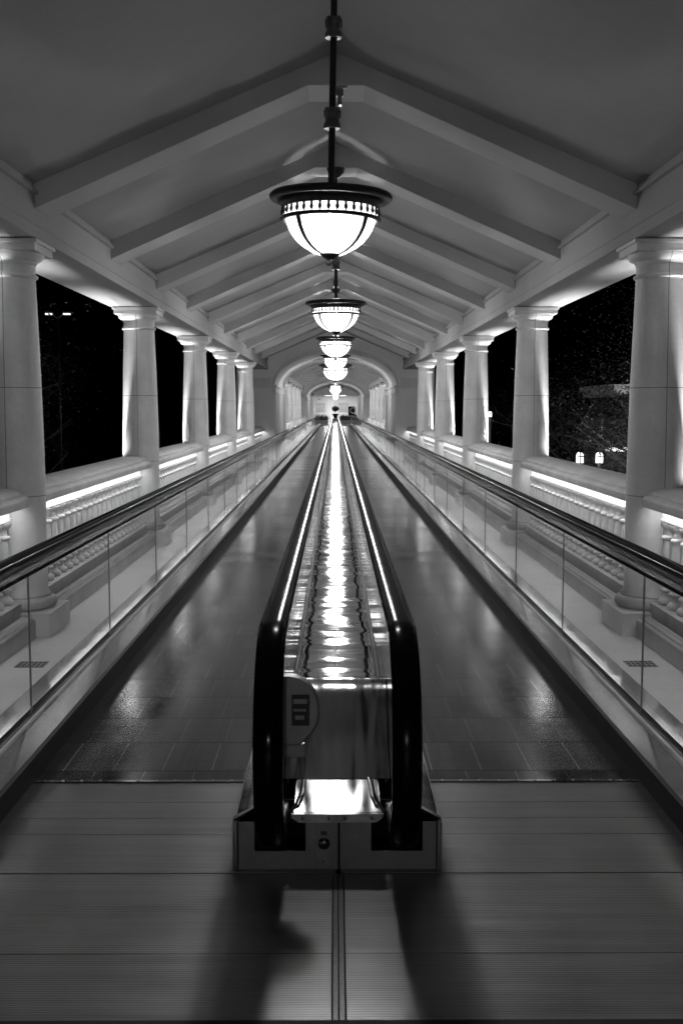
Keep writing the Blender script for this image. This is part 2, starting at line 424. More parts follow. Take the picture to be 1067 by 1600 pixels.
# ------------------------------------------------------------------ centre balustrade with two rounded newels
cb = thing('centre_balustrade', (0, PED, 0), 'stainless steel balustrade between the walkways with twin black rounded handrail ends', 'balustrade')
HX = 0.210
NC = YW(0.705, 1.05)+0.03; NR = 0.345; HZ = 0.9
far = WEND+0.3
def cpath(x, off, y_end, back=0.33):
    cz = HZ-0.018-NR
    p = [(x, y_end, cz+NR+off), (x, NC+3, cz+NR+off), (x, NC+0.5, cz+NR+off)]
    for i in range(0, 33):
        a = PI/2 + PI*i/32; p.append((x, NC+(NR+off)*math.cos(a), cz+(NR+off)*math.sin(a)))
    p.append((x, NC+0.12, cz-NR-off)); p.append((x, NC+back, cz-NR-off-0.03)); return p
for sx in (-1, 1):
    hr = MB().sweep(cpath(sx*HX, 0, far), hand_section(0.045, 0.024)).build('handrail', 'rubber', cb, angle=60)
    MB().sweep(cpath(sx*HX, -0.022, far, 0.2), [(-0.027, 0), (0.027, 0), (0.027, -0.014), (0.018, -0.034), (-0.018, -0.034), (-0.027, -0.014)]).build('handrail_track', 'steel', cb, angle=40)
    # side panel inside the loop (stadium outline)
    cz = HZ-0.018-NR; r = NR-0.05
    out_ = [(far, cz+r)] + [(NC+r*math.cos(PI/2+PI*i/24), cz+r*math.sin(PI/2+PI*i/24)) for i in range(25)] + [(NC+0.05, cz-r), (NC+0.1, 0.215), (NC+0.14, 0.19), (NC+0.9, 0.12), (far, 0.12)]
    g = MB(); b = 0; n = len(out_)
    for x in (sx*(HX-0.011), sx*(HX+0.011)): g.v += [(x, y, z) for y, z in out_]
    for k in range(n):
        j = (k+1) % n; g.f.append((k, j, n+j, n+k))
    g.f.append(tuple(range(n))[::-1]); g.f.append(tuple(range(n, 2*n)))
    g.build('side_panel', 'steel', cb, smooth=False)
    # inner deck down to pallets
    MB().extr([(HX+0.012, 0.05), (HX+0.012, 0.135), (0.305, 0.112), (0.314, 0.106), (0.318, 0.10), (0.318, -0.14), (0.31, -0.14)], PED+0.35, far, sx).build('skirt_deck', 'steel', cb, angle=20)
AY = YW(0.808, 1.39)
DH = 0.50; RY = YW(0.873, 1.1)   # deck height; where the deck folds down into the ramp
# deck with fold lines
g = MB(); g.box(-0.1595, 0.1595, RY+0.03, far, DH-0.03, DH)
dk = g.build('deck', 'deck', cb, bevel=0.0)
for sx in (-1, 1):
    X = lambda a, b: (min(sx*a, sx*b), max(sx*a, sx*b))
    a, b = X(0.180, HX-0.0115); MB().box(a, b, RY+0.03, far, DH-0.03, DH+0.001).build('deck_strip', 'deck', cb)
    a, b = X(0.16, 0.1795); MB().box(a, b, RY+0.025, far, DH-0.03, DH-0.008).build('fold_channel', 'dark', cb)
    a, b = X(0.1675, 0.172); MB().box(a, b, RY+0.03, far, DH-0.008, DH+0.004).build('channel_rib', 'steel', cb)
# apron: curved fold then vertical sheet, slightly dished
sang = math.atan2(DH-0.212, RY-AY); rf = 0.16
prof = [(RY+0.03, DH)]
y_, z_ = RY+0.03, DH; 
for i in range(1, 9):
    a = sang*(i-0.5)/8; y_ -= rf*sang/8*math.cos(a)*1.0; z_ -= rf*sang/8*math.sin(a); prof.append((y_, z_))
for i in range(1, 13):
    f_ = i/12; prof.append((y_+(AY-y_)*f_, z_+(0.212-z_)*f_-0.010*math.sin(PI*f_)))
g = MB(); nx = 9
for i in range(nx):
    x = -HX+0.0135+(2*HX-0.027)*i/(nx-1); g.v += [(x, y, z) for y, z in prof]
n = len(prof)
for i in range(nx-1):
    for k in range(n-1): g.f.append((i*n+k, (i+1)*n+k, (i+1)*n+k+1, i*n+k+1))
b0 = len(g.v)
g.build('apron', 'apron', cb, angle=60)
MB().box(-HX+0.014, HX-0.014, RY+0.04, RY+0.06, 0.0, 0.46).build('backing', 'dark', cb)
# ledge and its riveted lip
LY = YW(0.741, 1.39)
LW = 0.152
led = MB().box(-LW, LW, LY, AY+0.012, 0.196, 0.21).build('ledge', 'steel', cb, bevel=0.002)
lp = MB().extr([(-LW-0.006, 0.209), (LW+0.006, 0.209), (LW+0.006, 0.196), (LW-0.02, 0.178), (-LW+0.02, 0.178), (-LW-0.006, 0.196)], LY-0.012, LY-0.001).build('ledge_lip', 'steel', cb, bevel=0.001)
for x in (-0.12, -0.03, 0.025, 0.12):
    MB().lathe([(0.0055, 0), (0.005, -0.003), (0.0, -0.004)], 10, (x, LY-0.012, 0.194), axis='y', cap=False).build('rivet', 'bronze2', lp)
for sx in (-1, 1):   # small curved guides beside the ledge
    pts = [(sx*0.118, AY-0.0, 0.216), (sx*0.122, LY+0.18, 0.216), (sx*0.135, LY+0.07, 0.214), (sx*0.156, LY+0.02, 0.205), (sx*0.165, LY+0.0, 0.18)]
    pts2 = [(x+sx*0.012, y, z) for x, y, z in pts]
    MB().tube(pts, 0.0035, 8).build('guide_rod', 'steel', cb); MB().tube(pts2, 0.0035, 8).build('guide_rod', 'dark', cb)
# pedestal box front: frame round two dark openings
PW = 0.354; PH = 0.170; F = PED
g = MB()
def bx(a, b, z0, z1, y0=F, y1=F+0.006): g.box(a, b, y0, y1, z0, z1)
for s0, s1 in ((-PW, 0.001), (0.009, PW)):
    pass
bx(-PW, 0.0015, 0.0, 0.066); bx(0.0095, PW, 0.0, 0.066)
bx(-PW, -0.287, 0.066, PH); bx(0.296, PW, 0.066, PH)
bx(-0.110, 0.0015, 0.066, 0.19); bx(0.0095, 0.117, 0.066, 0.19)
ped = g.build('pedestal_front', 'dull', cb, smooth=False)
MB().box(-PW+0.004, PW-0.004, F+0.25, F+0.26, 0.0, 0.16).box(-0.1, 0.1, F+0.007, F+0.012, 0.0, 0.19).build('inner_void', 'dark', cb, smooth=False)
for sx in (-1, 1):
    X = lambda a, b: (min(sx*a, sx*b), max(sx*a, sx*b))
    a, b = X(PW-0.002, PW+0.004); MB().box(a, b, F+0.001, COMB+0.05, 0.0, PH).build('pedestal_side', 'dull', cb, bevel=0.001)
    MB().lathe([(0.011, 0.0), (0.011, PH-0.004), (0.008, PH+0.002), (0, PH+0.003)], 12, (sx*(PW-0.002), F+0.002, 0), cap=False).build('corner_bead', 'dull', cb)
    # sloping top wing from the outer corner up to the newel
    g = MB()
    o = [(sx*(PW+0.006), F-0.006), (sx*(PW+0.006), F+0.02), (sx*(0.27), F+0.09), (sx*0.262, F+0.065)]
    g.v = [(x, y, PH+0.0035+(0.03 if i in (2, 3) else 0)) for i, (x, y) in enumerate(o)] + [(x, y, PH+0.013+(0.03 if i in (2, 3) else 0)) for i, (x, y) in enumerate(o)]
    g.f = [(0, 1, 2, 3), (4, 7, 6, 5), (0, 4, 5, 1), (1, 5, 6, 2), (2, 6, 7, 3), (3, 7, 4, 0)]
    g.build('corner_wing', 'steel', cb, bevel=0.0015)
    MB().extr([(PW, PH+0.002), (HX+0.05, 0.20), (HX+0.05, 0.194), (PW, PH-0.004)], F+0.09, COMB+0.1, sx).build('pedestal_top', 'steel', cb)
    MB().extr([(PW+0.003, -0.01), (PW+0.003, PH+0.01), (0.318, 0.112), (0.318, -0.01)], COMB+0.05, COMB+0.2, sx).build('pedestal_tail', 'dull', cb)
# curled cable guard inside the left opening
MB().tube([(-0.165, F+0.02, 0.19), (-0.150, F+0.015, 0.165), (-0.152, F+0.012, 0.135), (-0.175, F+0.012, 0.112), (-0.205, F+0.012, 0.098)], [0.010, 0.012, 0.013, 0.014, 0.008], 10).build('cable_guard', 'rubber', cb)
# key switch plate
kp = MB().box(-0.078, -0.020, F-0.0025, F-0.0003, 0.014, 0.175).build('switch_plate', 'dull', cb, bevel=0.0008)
MB().box(-0.057, -0.036, F-0.0045, F-0.003, 0.125, 0.139).build('label_plate', 'sticker', kp)
MB().lathe([(0.021, 0), (0.021, -0.004), (0.017, -0.006), (0.012, -0.012), (0.0, -0.014)], 24, (-0.046, F-0.0026, 0.095), axis='y', cap=False).build('key_switch', 'steel', kp)
MB().lathe([(0.006, 0), (0.005, -0.003), (0, -0.0035)], 10, (-0.046, F-0.0026, 0.03), axis='y', cap=False).build('screw', 'steel', kp)
# D-shaped emergency stop housing on the left newel
EY = NC+0.03
g = MB(); pr = [(-HX+0.012, 0.71)]
for i in range(0, 15):
    a = PI/2 - PI*i/14*0.78; pr.append((-0.166+0.108*math.cos(a), 0.595+0.118*math.sin(a)))
pr += [(-0.125, 0.475), (-HX+0.012, 0.475)]
g.extr(pr, EY, EY+0.05); es = g.build('stop_switch_housing', 'dull', cb, bevel=0.006)
st = MB().box(-0.152, -0.092, EY-0.0018, EY-0.0003, 0.545, 0.65).build('sticker_frame', 'sticker', es)
MB().box(-0.146, -0.100, EY-0.0036, EY-0.0021, 0.62, 0.636).box(-0.146, -0.104, EY-0.0036, EY-0.0021, 0.594, 0.602).box(-0.14, -0.11, EY-0.0036, EY-0.0021, 0.566, 0.58).build('sticker_panel', 'dull', es)
MB().box(-HX+0.012, -0.11, EY+0.02, EY+0.05, 0.43, 0.4745).build('housing_foot', 'dull', cb, bevel=0.003)

# ------------------------------------------------------------------ columns
def make_column(loc, label):
    t = thing('column', loc, label, 'column', 'stone columns along the gallery')
    c = loc
    MB().box(c[0]-0.3, c[0]+0.3, c[1]-0.3, c[1]+0.3, 0.0, 0.165).build('plinth', 'stone', t, bevel=0.006)
    pr = [(0.2, 0.1655), (0.255, 0.167)]
    for i in range(1, 10):
        a = -PI/2+PI*i/10; pr.append((0.238+0.038*math.cos(a), 0.208+0.041*math.sin(a)))
    pr += [(0.235, 0.2495), (0.232, 0.25), (0.232, 0.264), (0.2, 0.266)]
    MB().lathe(pr, 56, c).build('base', 'stone', t, angle=50)
    pr = []
    zs = [0.262, 0.275, 0.29, 0.32, 0.37, 0.5, 0.7, 0.97, 1.25, 1.5, 1.74, 2.0, 2.25, 2.5]
    rs = [0.226, 0.222, 0.2165, 0.2125, 0.211, 0.2115, 0.212, 0.2115, 0.209, 0.205, 0.2, 0.193, 0.185, 0.177]
    pr = list(zip(rs, zs))
    MB().lathe(pr, 64, c).build('shaft', 'column', t, angle=60)
    pr = [(0.177, 2.5005), (0.184, 2.502)]
    for i in range(7):
        a = -PI/2+PI*i/6; pr.append((0.184+0.012*math.cos(a), 2.516+0.013*math.sin(a)))
    pr += [(0.178, 2.532), (0.177, 2.595), (0.186, 2.6), (0.187, 2.612), (0.192, 2.614), (0.193, 2.62)]
    for i in range(1, 8):
        a = PI/2*i/8; pr.append((0.193+0.045*math.sin(a), 2.67-0.048*math.cos(a)))
    pr += [(0.238, 2.673)]
    cp = MB().lathe(pr, 56, c).build('capital', 'column', t, angle=45)
    g = MB()
    g.box(c[0]-0.246, c[0]+0.246, c[1]-0.246, c[1]+0.246, 2.6735, 2.725)
    g.box(c[0]-0.262, c[0]+0.262, c[1]-0.262, c[1]+0.262, 2.7255, 2.751)
    g.build('abacus', 'stone', cp, bevel=0.004)
    g = MB().box(c[0]-0.2, c[0]+0.2, c[1]-0.2, c[1]+0.2, 2.7515, 2.7598); g.build('shim', 'dark', t)
    return t
COLS = {1: [1.535+k for k in range(5)], 2: [9.2+k for k in range(5)], 3: [16.1+k for k in range(5)]}
NAMES = {1: 'before the first arch, counting from the camera', 2: 'between the two arches, counting from the first arch', 3: 'beyond the far arch, counting from that arch'}
proto = None
for sec, zs in COLS.items():
    for side, sx in (('left', -1), ('right', 1)):
        for k, z in enumerate(zs):
            if sec == 3 and z > 20.3: continue
            lab = f'cream stone column, {ORD[k]} on the {side} {NAMES[sec]}'
            loc = (sx*CX, z*U, 0)
            if proto is None: proto = make_column(loc, lab)
            else: copy_tree(proto, loc, label=lab)

# ------------------------------------------------------------------ balustrade bays
BP = [(0.0, 0.0), (0.052, 0.001), (0.060, 0.012), (0.062, 0.025), (0.058, 0.04), (0.046, 0.05), (0.034, 0.058), (0.031, 0.075), (0.034, 0.092), (0.050, 0.098), (0.054, 0.107), (0.050, 0.116),
      (0.038, 0.124), (0.042, 0.16), (0.046, 0.21), (0.045, 0.28), (0.041, 0.36), (0.036, 0.43), (0.034, 0.452), (0.047, 0.458), (0.053, 0.47), (0.047, 0.482), (0.033, 0.488), (0.031, 0.51),
      (0.036, 0.53), (0.047, 0.542), (0.056, 0.548), (0.058, 0.562), (0.060, 0.564), (0.060, 0.5785)]
bal_mesh = MB().lathe(BP, 20, (0, 0, 0), cap=False).build('baluster', 'stone', None, angle=60)
bal_me = bal_mesh.data; bpy.data.objects.remove(bal_mesh)
def make_bay(sx, y0, y1, label):
    t = thing('stone_balustrade', (sx*CX, (y0+y1)/2, 0), label, 'balustrade', 'stone balustrades between the columns')
    cy0, cy1 = y0-0.15, y1+0.15
    cop = [(2.50, 0.912), (2.505, 0.93), (2.505, 1.0), (2.49, 1.025), (2.46, 1.038), (2.31, 1.038), (2.27, 1.034), (2.235, 1.022), (2.212, 1.008), (2.204, 0.998),
           (2.204, 0.986), (2.180, 0.984), (2.166, 0.972), (2.158, 0.955), (2.158, 0.935), (2.161, 0.915), (2.165, 0.905), (2.172, 0.900), (2.178, 0.900), (2.180, 0.916)]
    MB().extr(cop, cy0, cy1, sx).build('coping', 'stone', t, angle=24)
    fr = [(2.275, 0.917), (2.268, 0.90), (2.268, 0.836), (2.258, 0.832), (2.258, 0.816), (2.36, 0.816), (2.36, 0.917)]
    MB().extr(fr, y0+0.01, y1-0.01, sx).build('frieze', 'stone', t, angle=30)
    MB().extr([(2.184, 0.9065), (2.184, 0.912), (2.196, 0.912), (2.196, 0.9065)], y0+0.03, y1-0.03, sx).build('strip_light', 'strip', t, smooth=False)
    low = [(2.10, 0.0), (2.10, 0.118), (2.106, 0.124), (2.125, 0.128), (2.13, 0.136), (2.145, 0.140), (2.16, 0.137), (2.175, 0.145), (2.19, 0.147), (2.192, 0.13), (2.5, 0.13), (2.5, 0.0)]
    MB().extr(low, y0-0.12, y1+0.12, sx).build('low_wall', 'step', t, angle=25)
    n = max(2, int(round((y1-y0)/0.215))); st = (y1-y0)/n
    g = MB()
    for i in range(n):
        a = y0+st*i; xx = (min(sx*2.205, sx*2.40), max(sx*2.205, sx*2.40)); g.box(xx[0], xx[1], a+0.0015, a+st-0.0015, 0.1305, 0.2345)
    g.build('block_course', 'step', t, bevel=0.002)
    for i in range(n):
        o = bpy.data.objects.new('baluster', bal_me); scene.collection.objects.link(o); o.parent = t
        o.location = (sx*2.295-t.location.x, y0+st*(i+0.5)-t.location.y, 0.2353); o.rotation_euler.z = i*0.7
    return t
HB = 0.25
for side, sx in (('left', -1), ('right', 1)):
    spans = []
    z1 = COLS[1]
    spans.append((0.56*U, z1[0]*U-HB, f'balustrade bay on the {side}, nearest the camera, cut off by the photo edge'))
    for k in range(4): spans.append((z1[k]*U+HB, z1[k+1]*U-HB, f'balustrade bay on the {side} between the {ORD[k]} and {ORD[k+1]} columns before the first arch'))
    spans.append((z1[4]*U+HB, WALL1-0.01, f'short balustrade bay on the {side} against the first arch wall'))
    z2 = COLS[2]
    spans.append((WALL1B+0.01, z2[0]*U-HB, f'balustrade bay on the {side} just through the first arch'))
    for k in range(4): spans.append((z2[k]*U+HB, z2[k+1]*U-HB, f'balustrade bay on the {side} between the {ORD[k]} and {ORD[k+1]} columns of the middle section'))
    spans.append((z2[4]*U+HB, WALL2-0.01, f'short balustrade bay on the {side} against the far arch wall'))
    z3 = COLS[3]
    spans.append((WALL2B+0.01, z3[0]*U-HB, f'balustrade bay on the {side} just through the far arch'))
    for k in range(4):
        spans.append((z3[k]*U+HB, z3[k+1]*U-HB if k < 4 else WALL3, f'balustrade bay on the {side} past the {ORD[k]} column beyond the far arch'))
    bays = {}
    for a, b, lab in spans:
        if b-a < 0.3 or b > WALL3+1: continue
        make_bay(sx, a, b, lab)

# ------------------------------------------------------------------ roof: ceiling, rafters, beams
RIDGE, EAVE, EX = 3.99, 3.125, 2.05
def make_roof(y0, y1, rafts, label):
    t = thing('gallery_roof', (0, y0, 2.76), label, 'roof', 'roof sections of the gallery')
    g = MB()
    g.extr([(0, RIDGE), (2.7, RIDGE-2.7*(RIDGE-EAVE)/EX), (2.7, RIDGE-2.7*(RIDGE-EAVE)/EX+0.15), (0, RIDGE+0.15)], y0, y1, 1)
    g.extr([(0, RIDGE), (2.7, RIDGE-2.7*(RIDGE-EAVE)/EX), (2.7, RIDGE-2.7*(RIDGE-EAVE)/EX+0.15), (0, RIDGE+0.15)], y0, y1, -1)
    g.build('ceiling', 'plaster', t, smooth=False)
    for sx in (-1, 1):
        pr = [(2.60, 2.76), (2.052, 2.76), (2.050, 2.762), (2.050, 2.838), (2.044, 2.842), (2.044, 2.852), (2.058, 2.858), (2.058, 3.045), (2.030, 3.05), (2.030, 3.075), (2.0585, 3.08), (2.0585, 3.2), (2.60, 3.2)]
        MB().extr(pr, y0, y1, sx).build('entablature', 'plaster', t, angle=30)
    sl = (RIDGE-EAVE)/EX
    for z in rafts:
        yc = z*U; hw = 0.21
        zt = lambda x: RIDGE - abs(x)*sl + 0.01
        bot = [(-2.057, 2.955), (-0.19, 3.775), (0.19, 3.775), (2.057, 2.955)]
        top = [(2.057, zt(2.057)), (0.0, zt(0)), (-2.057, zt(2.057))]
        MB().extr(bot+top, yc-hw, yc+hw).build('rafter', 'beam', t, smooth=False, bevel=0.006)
    return t
make_roof(-4.0, WALL1, [1.535+0.5*k for k in range(0, 10)], 'pitched plaster ceiling with rafters over the near section of the gallery')
make_roof(WALL1B, WALL2, [8.2+0.5*k for k in range(0, 12)], 'pitched plaster ceiling with rafters between the two arches')
make_roof(WALL2B, WALL3, [15.6+0.5*k for k in range(0, 10)], 'pitched plaster ceiling with rafters beyond the far arch')

# ------------------------------------------------------------------ arch walls
def arch_wall(y0, y1, label):
    t = thing('arch_wall', (0, y0, 0), label, 'arch', 'arched cross walls of the gallery')
    A, B, ZS = 1.845, 0.98, 2.28
    def ell(a, b, n=40): return [(a*math.cos(PI*i/n), ZS+b*math.sin(PI*i/n)) for i in range(n+1)]
    inner = [(A, 0.0)] + ell(A, B) + [(-A, 0.0)]
    sl = (RIDGE-EAVE)/EX
    n = len(inner)
    outer = []
    for x, z in inner:
        if z <= ZS: outer.append((3.0 if x > 0 else -3.0, z))
        else:
            d = Vector((x, z-ZS)); d.normalize()
            # project to a big trapezoid: choose the smaller of side and roof hits
            k = 3.0/max(abs(d.x), 1e-6); k2 = (4.3-ZS)/max(d.y, 1e-6); k = min(k, k2)
            outer.append((d.x*k, ZS+d.y*k))
    g = MB()
    for y in (y0, y1):
        g.v += [(x, y, z) for x, z in inner] + [(x, y, z) for x, z in outer]
    for i in range(n-1):
        g.f.append((i, i+1, n+i+1, n+i)); g.f.append((2*n+i, 3*n+i, 3*n+i+1, 2*n+i+1))
        g.f.append((i, 2*n+i, 2*n+i+1, i+1)); g.f.append((n+i, n+i+1, 3*n+i+1, 3*n+i))
    g.f.append((0, n, 3*n, 2*n)); g.f.append((n-1, 3*n-1, 4*n-1, 2*n-1)) if False else None
    g.build('wall', 'wall', t, angle=35)
    # archivolt: two stepped bands proud of the wall on the front
    def band(a0, b0, a1, b1, ya, yb, nm):
        g = MB(); p0 = ell(a0, b0); p1 = ell(a1, b1); m = len(p0)
        for y in (ya, yb): g.v += [(x, y, z) for x, z in p0] + [(x, y, z) for x, z in p1]
        for i in range(m-1):
            g.f += [(i, i+1, m+i+1, m+i), (2*m+i, 3*m+i, 3*m+i+1, 2*m+i+1), (i, 2*m+i, 2*m+i+1, i+1), (m+i, m+i+1, 3*m+i+1, 3*m+i)]
        g.f += [(0, m, 3*m, 2*m), (m-1, 3*m-1, 4*m-1, 2*m-1)]
        return g.build(nm, 'stone', t, angle=35)
    band(A+0.004, B+0.004, A+0.05, B+0.10, y0-0.03, y0-0.001, 'archivolt')
    band(A+0.05, B+0.10, A+0.075, B+0.14, y0-0.055, y0-0.001, 'archivolt_rim')
    for y in (y0+(y1-y0)*0.33, y0+(y1-y0)*0.66):   # joints on the barrel
        band(A-0.004, B-0.004, A+0.002, B+0.002, y-0.012, y+0.012, 'soffit_rib')
    for sx in (-1, 1):
        X = lambda a, b: (min(sx*a, sx*b), max(sx*a, sx*b))
        a, b = X(1.815, 1.93); MB().box(a, b, y0-0.03, y1+0.03, 0.0, 2.03).build('pilaster', 'wall', t, bevel=0.004)
        g = MB()
        a, b = X(1.80, 1.95); g.box(a, b, y0-0.05, y1+0.05, 2.0305, 2.06)
        a, b = X(1.812, 1.935); g.box(a, b, y0-0.035, y1+0.035, 2.0605, 2.22)
        a, b = X(1.785, 1.965); g.box(a, b, y0-0.07, y1+0.07, 2.2205, 2.275)
        g.build('pilaster_capital', 'stone', t, bevel=0.004)
        a, b = X(1.966, 2.7); MB().box(a, b, y0-0.04, y0-0.001, 2.19, 2.47).box(a, b, y0-0.06, y0-0.0405, 2.44, 2.50).build('impost_band', 'stone', t, bevel=0.003)
    return t
arch_wall(WALL1, WALL1B, 'thick cross wall with a wide plaster arch at the end of the near section')
arch_wall(WALL2, WALL2B, 'far cross wall with a wide arch, small and seen through the first arch')

# ------------------------------------------------------------------ far lobby
lob = thing('lobby_building', (0, WALL3, 0), 'brightly lit white lobby wall at the far end of the gallery', 'building')
g = MB()
g.box(-5, 5, WALL3, WALL3+0.3, 2.74, 4.3)
g.build('gable_wall', 'wall', lob, smooth=False)
g = MB(); g.box(-5, 5, END, END+0.2, -0.3, 3.3); g.build('back_wall', 'white', lob, smooth=False)
MB().box(-5, 5, WALL3+0.3, END, 2.95, 3.1).build('ceiling', 'white', lob, smooth=False)
MB().box(-5, 5, END-0.12, END-0.001, 2.6, 2.74).box(-5, 5, END-0.2, END-0.121, 2.68, 2.76).build('cornice', 'white', lob)
for sx in (-1, 1): MB().box(min(sx*4.8, sx*5), max(sx*4.8, sx*5), WALL3+0.3, END, 0, 2.95).build('side_wall', 'white', lob, smooth=False)
for x0, x1 in ((-0.95, -0.55), (0.0, 0.05)): pass
MB().box(-0.9, -0.2, END-0.05, END-0.001, 0.02, 2.6).build('pier', 'wall', lob)
g = MB(); g.box(-0.45, 0.45, WALL3+1.5, WALL3+2.4, 2.93, 2.949); g.build('ceiling_lamp', 'panel', lob, smooth=False)
for yy in (6, 10.5, 15, 18): MB().box(-1.2, 1.2, WALL3+yy, WALL3+yy+0.9, 2.93, 2.949).build('ceiling_lamp', 'panel', lob, smooth=False)
def picture(x0, x1, label):
    t = thing('picture', (x0, END-0.05, 0.9), label, 'picture')
    MB().box(x0, x1, END-0.06, END-0.002, 0.95, 2.25).build('frame', 'white', t, bevel=0.01)
    p = MB().box(x0+0.1, x1-0.1, END-0.066, END-0.061, 1.05, 2.15).build('print', 'art', t, smooth=False)
    r = random.Random(int(x0*100))
    g = MB()
    for i in range(9):
        x = x0+0.3+(x1-x0-0.6)*r.random(); h = 0.1+0.3*r.random(); g.box(x-0.02, x+0.02, END-0.07, END-0.0665, 1.1, 1.1+h)
    g.build('motif', 'mid', p)
picture(-2.35, -1.05, 'pale framed picture on the far lobby wall, left of the topiary')
picture(0.25, 1.6, 'pale framed picture on the far lobby wall, right of the topiary')
def spiky(x, y, s, rnd, label, dens=26, hz=0.62):
    t = thing('planter', (x, y, 0), label, 'planter', 'planters at the far end of the walkways')
    MB().box(x-0.42*s, x+0.42*s, y-0.2, y+0.2, 0, 0.42).build('planter_box', 'mid', t, bevel=0.01)
    g = MB()
    for i in range(dens*3):
        a = rnd.uniform(-0.38, 0.38)*s; b = rnd.uniform(-0.15, 0.15); h = hz*rnd.uniform(0.35, 1.1); dx = rnd.uniform(-0.15, 0.15); wd = 0.035
        p = Vector((x+a, y+b, 0.4)); q = Vector((x+a+dx, y+b+rnd.uniform(-.1, .1), 0.4+h))
        g.v += [tuple(p+Vector((-wd, 0, 0))), tuple(p+Vector((wd, 0, 0))), tuple((p+q)/2+Vector((wd*1.2, 0.02, 0))), tuple(q), tuple((p+q)/2+Vector((-wd*1.2, 0.02, 0)))]
        k = len(g.v)-5; g.f.append((k, k+1, k+2, k+3, k+4))
    g.build('foliage', 'leaf', t, smooth=False)
rnd = random.Random(5)
spiky(-1.32, WEND+3.0, 1.5, rnd, 'spiky plants in a low planter, left of the walkways at the far end')
spiky(0.95, WEND+3.0, 1.3, rnd, 'spiky plants in a low planter, right of the topiary at the far end')
spiky(2.0, WEND+4.4, 1.0, rnd, 'leafy plant in a low planter under the black drum at the far end')
tp = thing('topiary', (0.0, WEND+1.3, 0), 'ball topiary in a black urn standing at the far end of the walkways', 'potted tree')
MB().box(-0.2, 0.2, WEND+1.1, WEND+1.5, 0, 0.62).build('stand', 'mid', tp, bevel=0.01)
MB().lathe([(0.12, 0.62), (0.16, 0.66), (0.13, 0.7), (0.25, 0.86), (0.33, 1.0), (0.34, 1.03), (0.28, 1.03)], 20, (0, WEND+1.3, 0)).build('urn', 'rubber', tp)
MB().tube([(0, WEND+1.3, 1.0), (0.01, WEND+1.3, 1.45)], 0.025).build('trunk', 'bark', tp)
g = MB()
for i in range(700):
    d = Vector((rnd.gauss(0, 1), rnd.gauss(0, 1), rnd.gauss(0, 1))).normalized()*rnd.uniform(0.2, 0.34)
    d.z *= 0.75
    p = Vector((0, WEND+1.3, 1.5))+d; s = 0.045
    u = Vector((rnd.uniform(-1, 1), rnd.uniform(-1, 1), rnd.uniform(-1, 1))).normalized()*s; v = u.cross(d).normalized()*s
    g.quad(p-u, p+v, p+u, p-v)
g.build('crown', 'leaf', tp, smooth=False)
dr = thing('drum_sign', (1.55, WEND+0.8, 0), 'black drum with a pale ring on its face, on a post at the far right', 'drum')
y_ = WEND+0.8
MB().lathe([(0.02, 0), (0.40, 0.0), (0.44, 0.06), (0.44, 0.55), (0.40, 0.6), (0.02, 0.6)], 28, (1.2, y_, 1.28), axis='x').build('drum', 'rubber', dr)
MB().lathe([(0.27, 0.601), (0.36, 0.601), (0.36, 0.63), (0.27, 0.63), (0.27, 0.601)], 28, (1.2, y_, 1.28), axis='x', cap=False).lathe([(0.2, 0), (0.3, 0.0), (0.3, -0.05), (0.2, -0.05), (0.2, 0)], 24, (1.62, y_-0.45, 1.34), axis='y', cap=False).build('ring', 'white', dr)
MB().tube([(1.5, y_, 0), (1.5, y_, 0.88)], 0.04, 8).build('post', 'dull', dr)
tag(MB().box(-1.95, -1.8, END-0.35, END-0.15, 2.5, 2.59).build('security_camera', 'rubber', None, bevel=0.02, loc=(-1.87, END-0.2, 2.5)), 'tiny black security camera high on the far lobby wall', 'security camera')

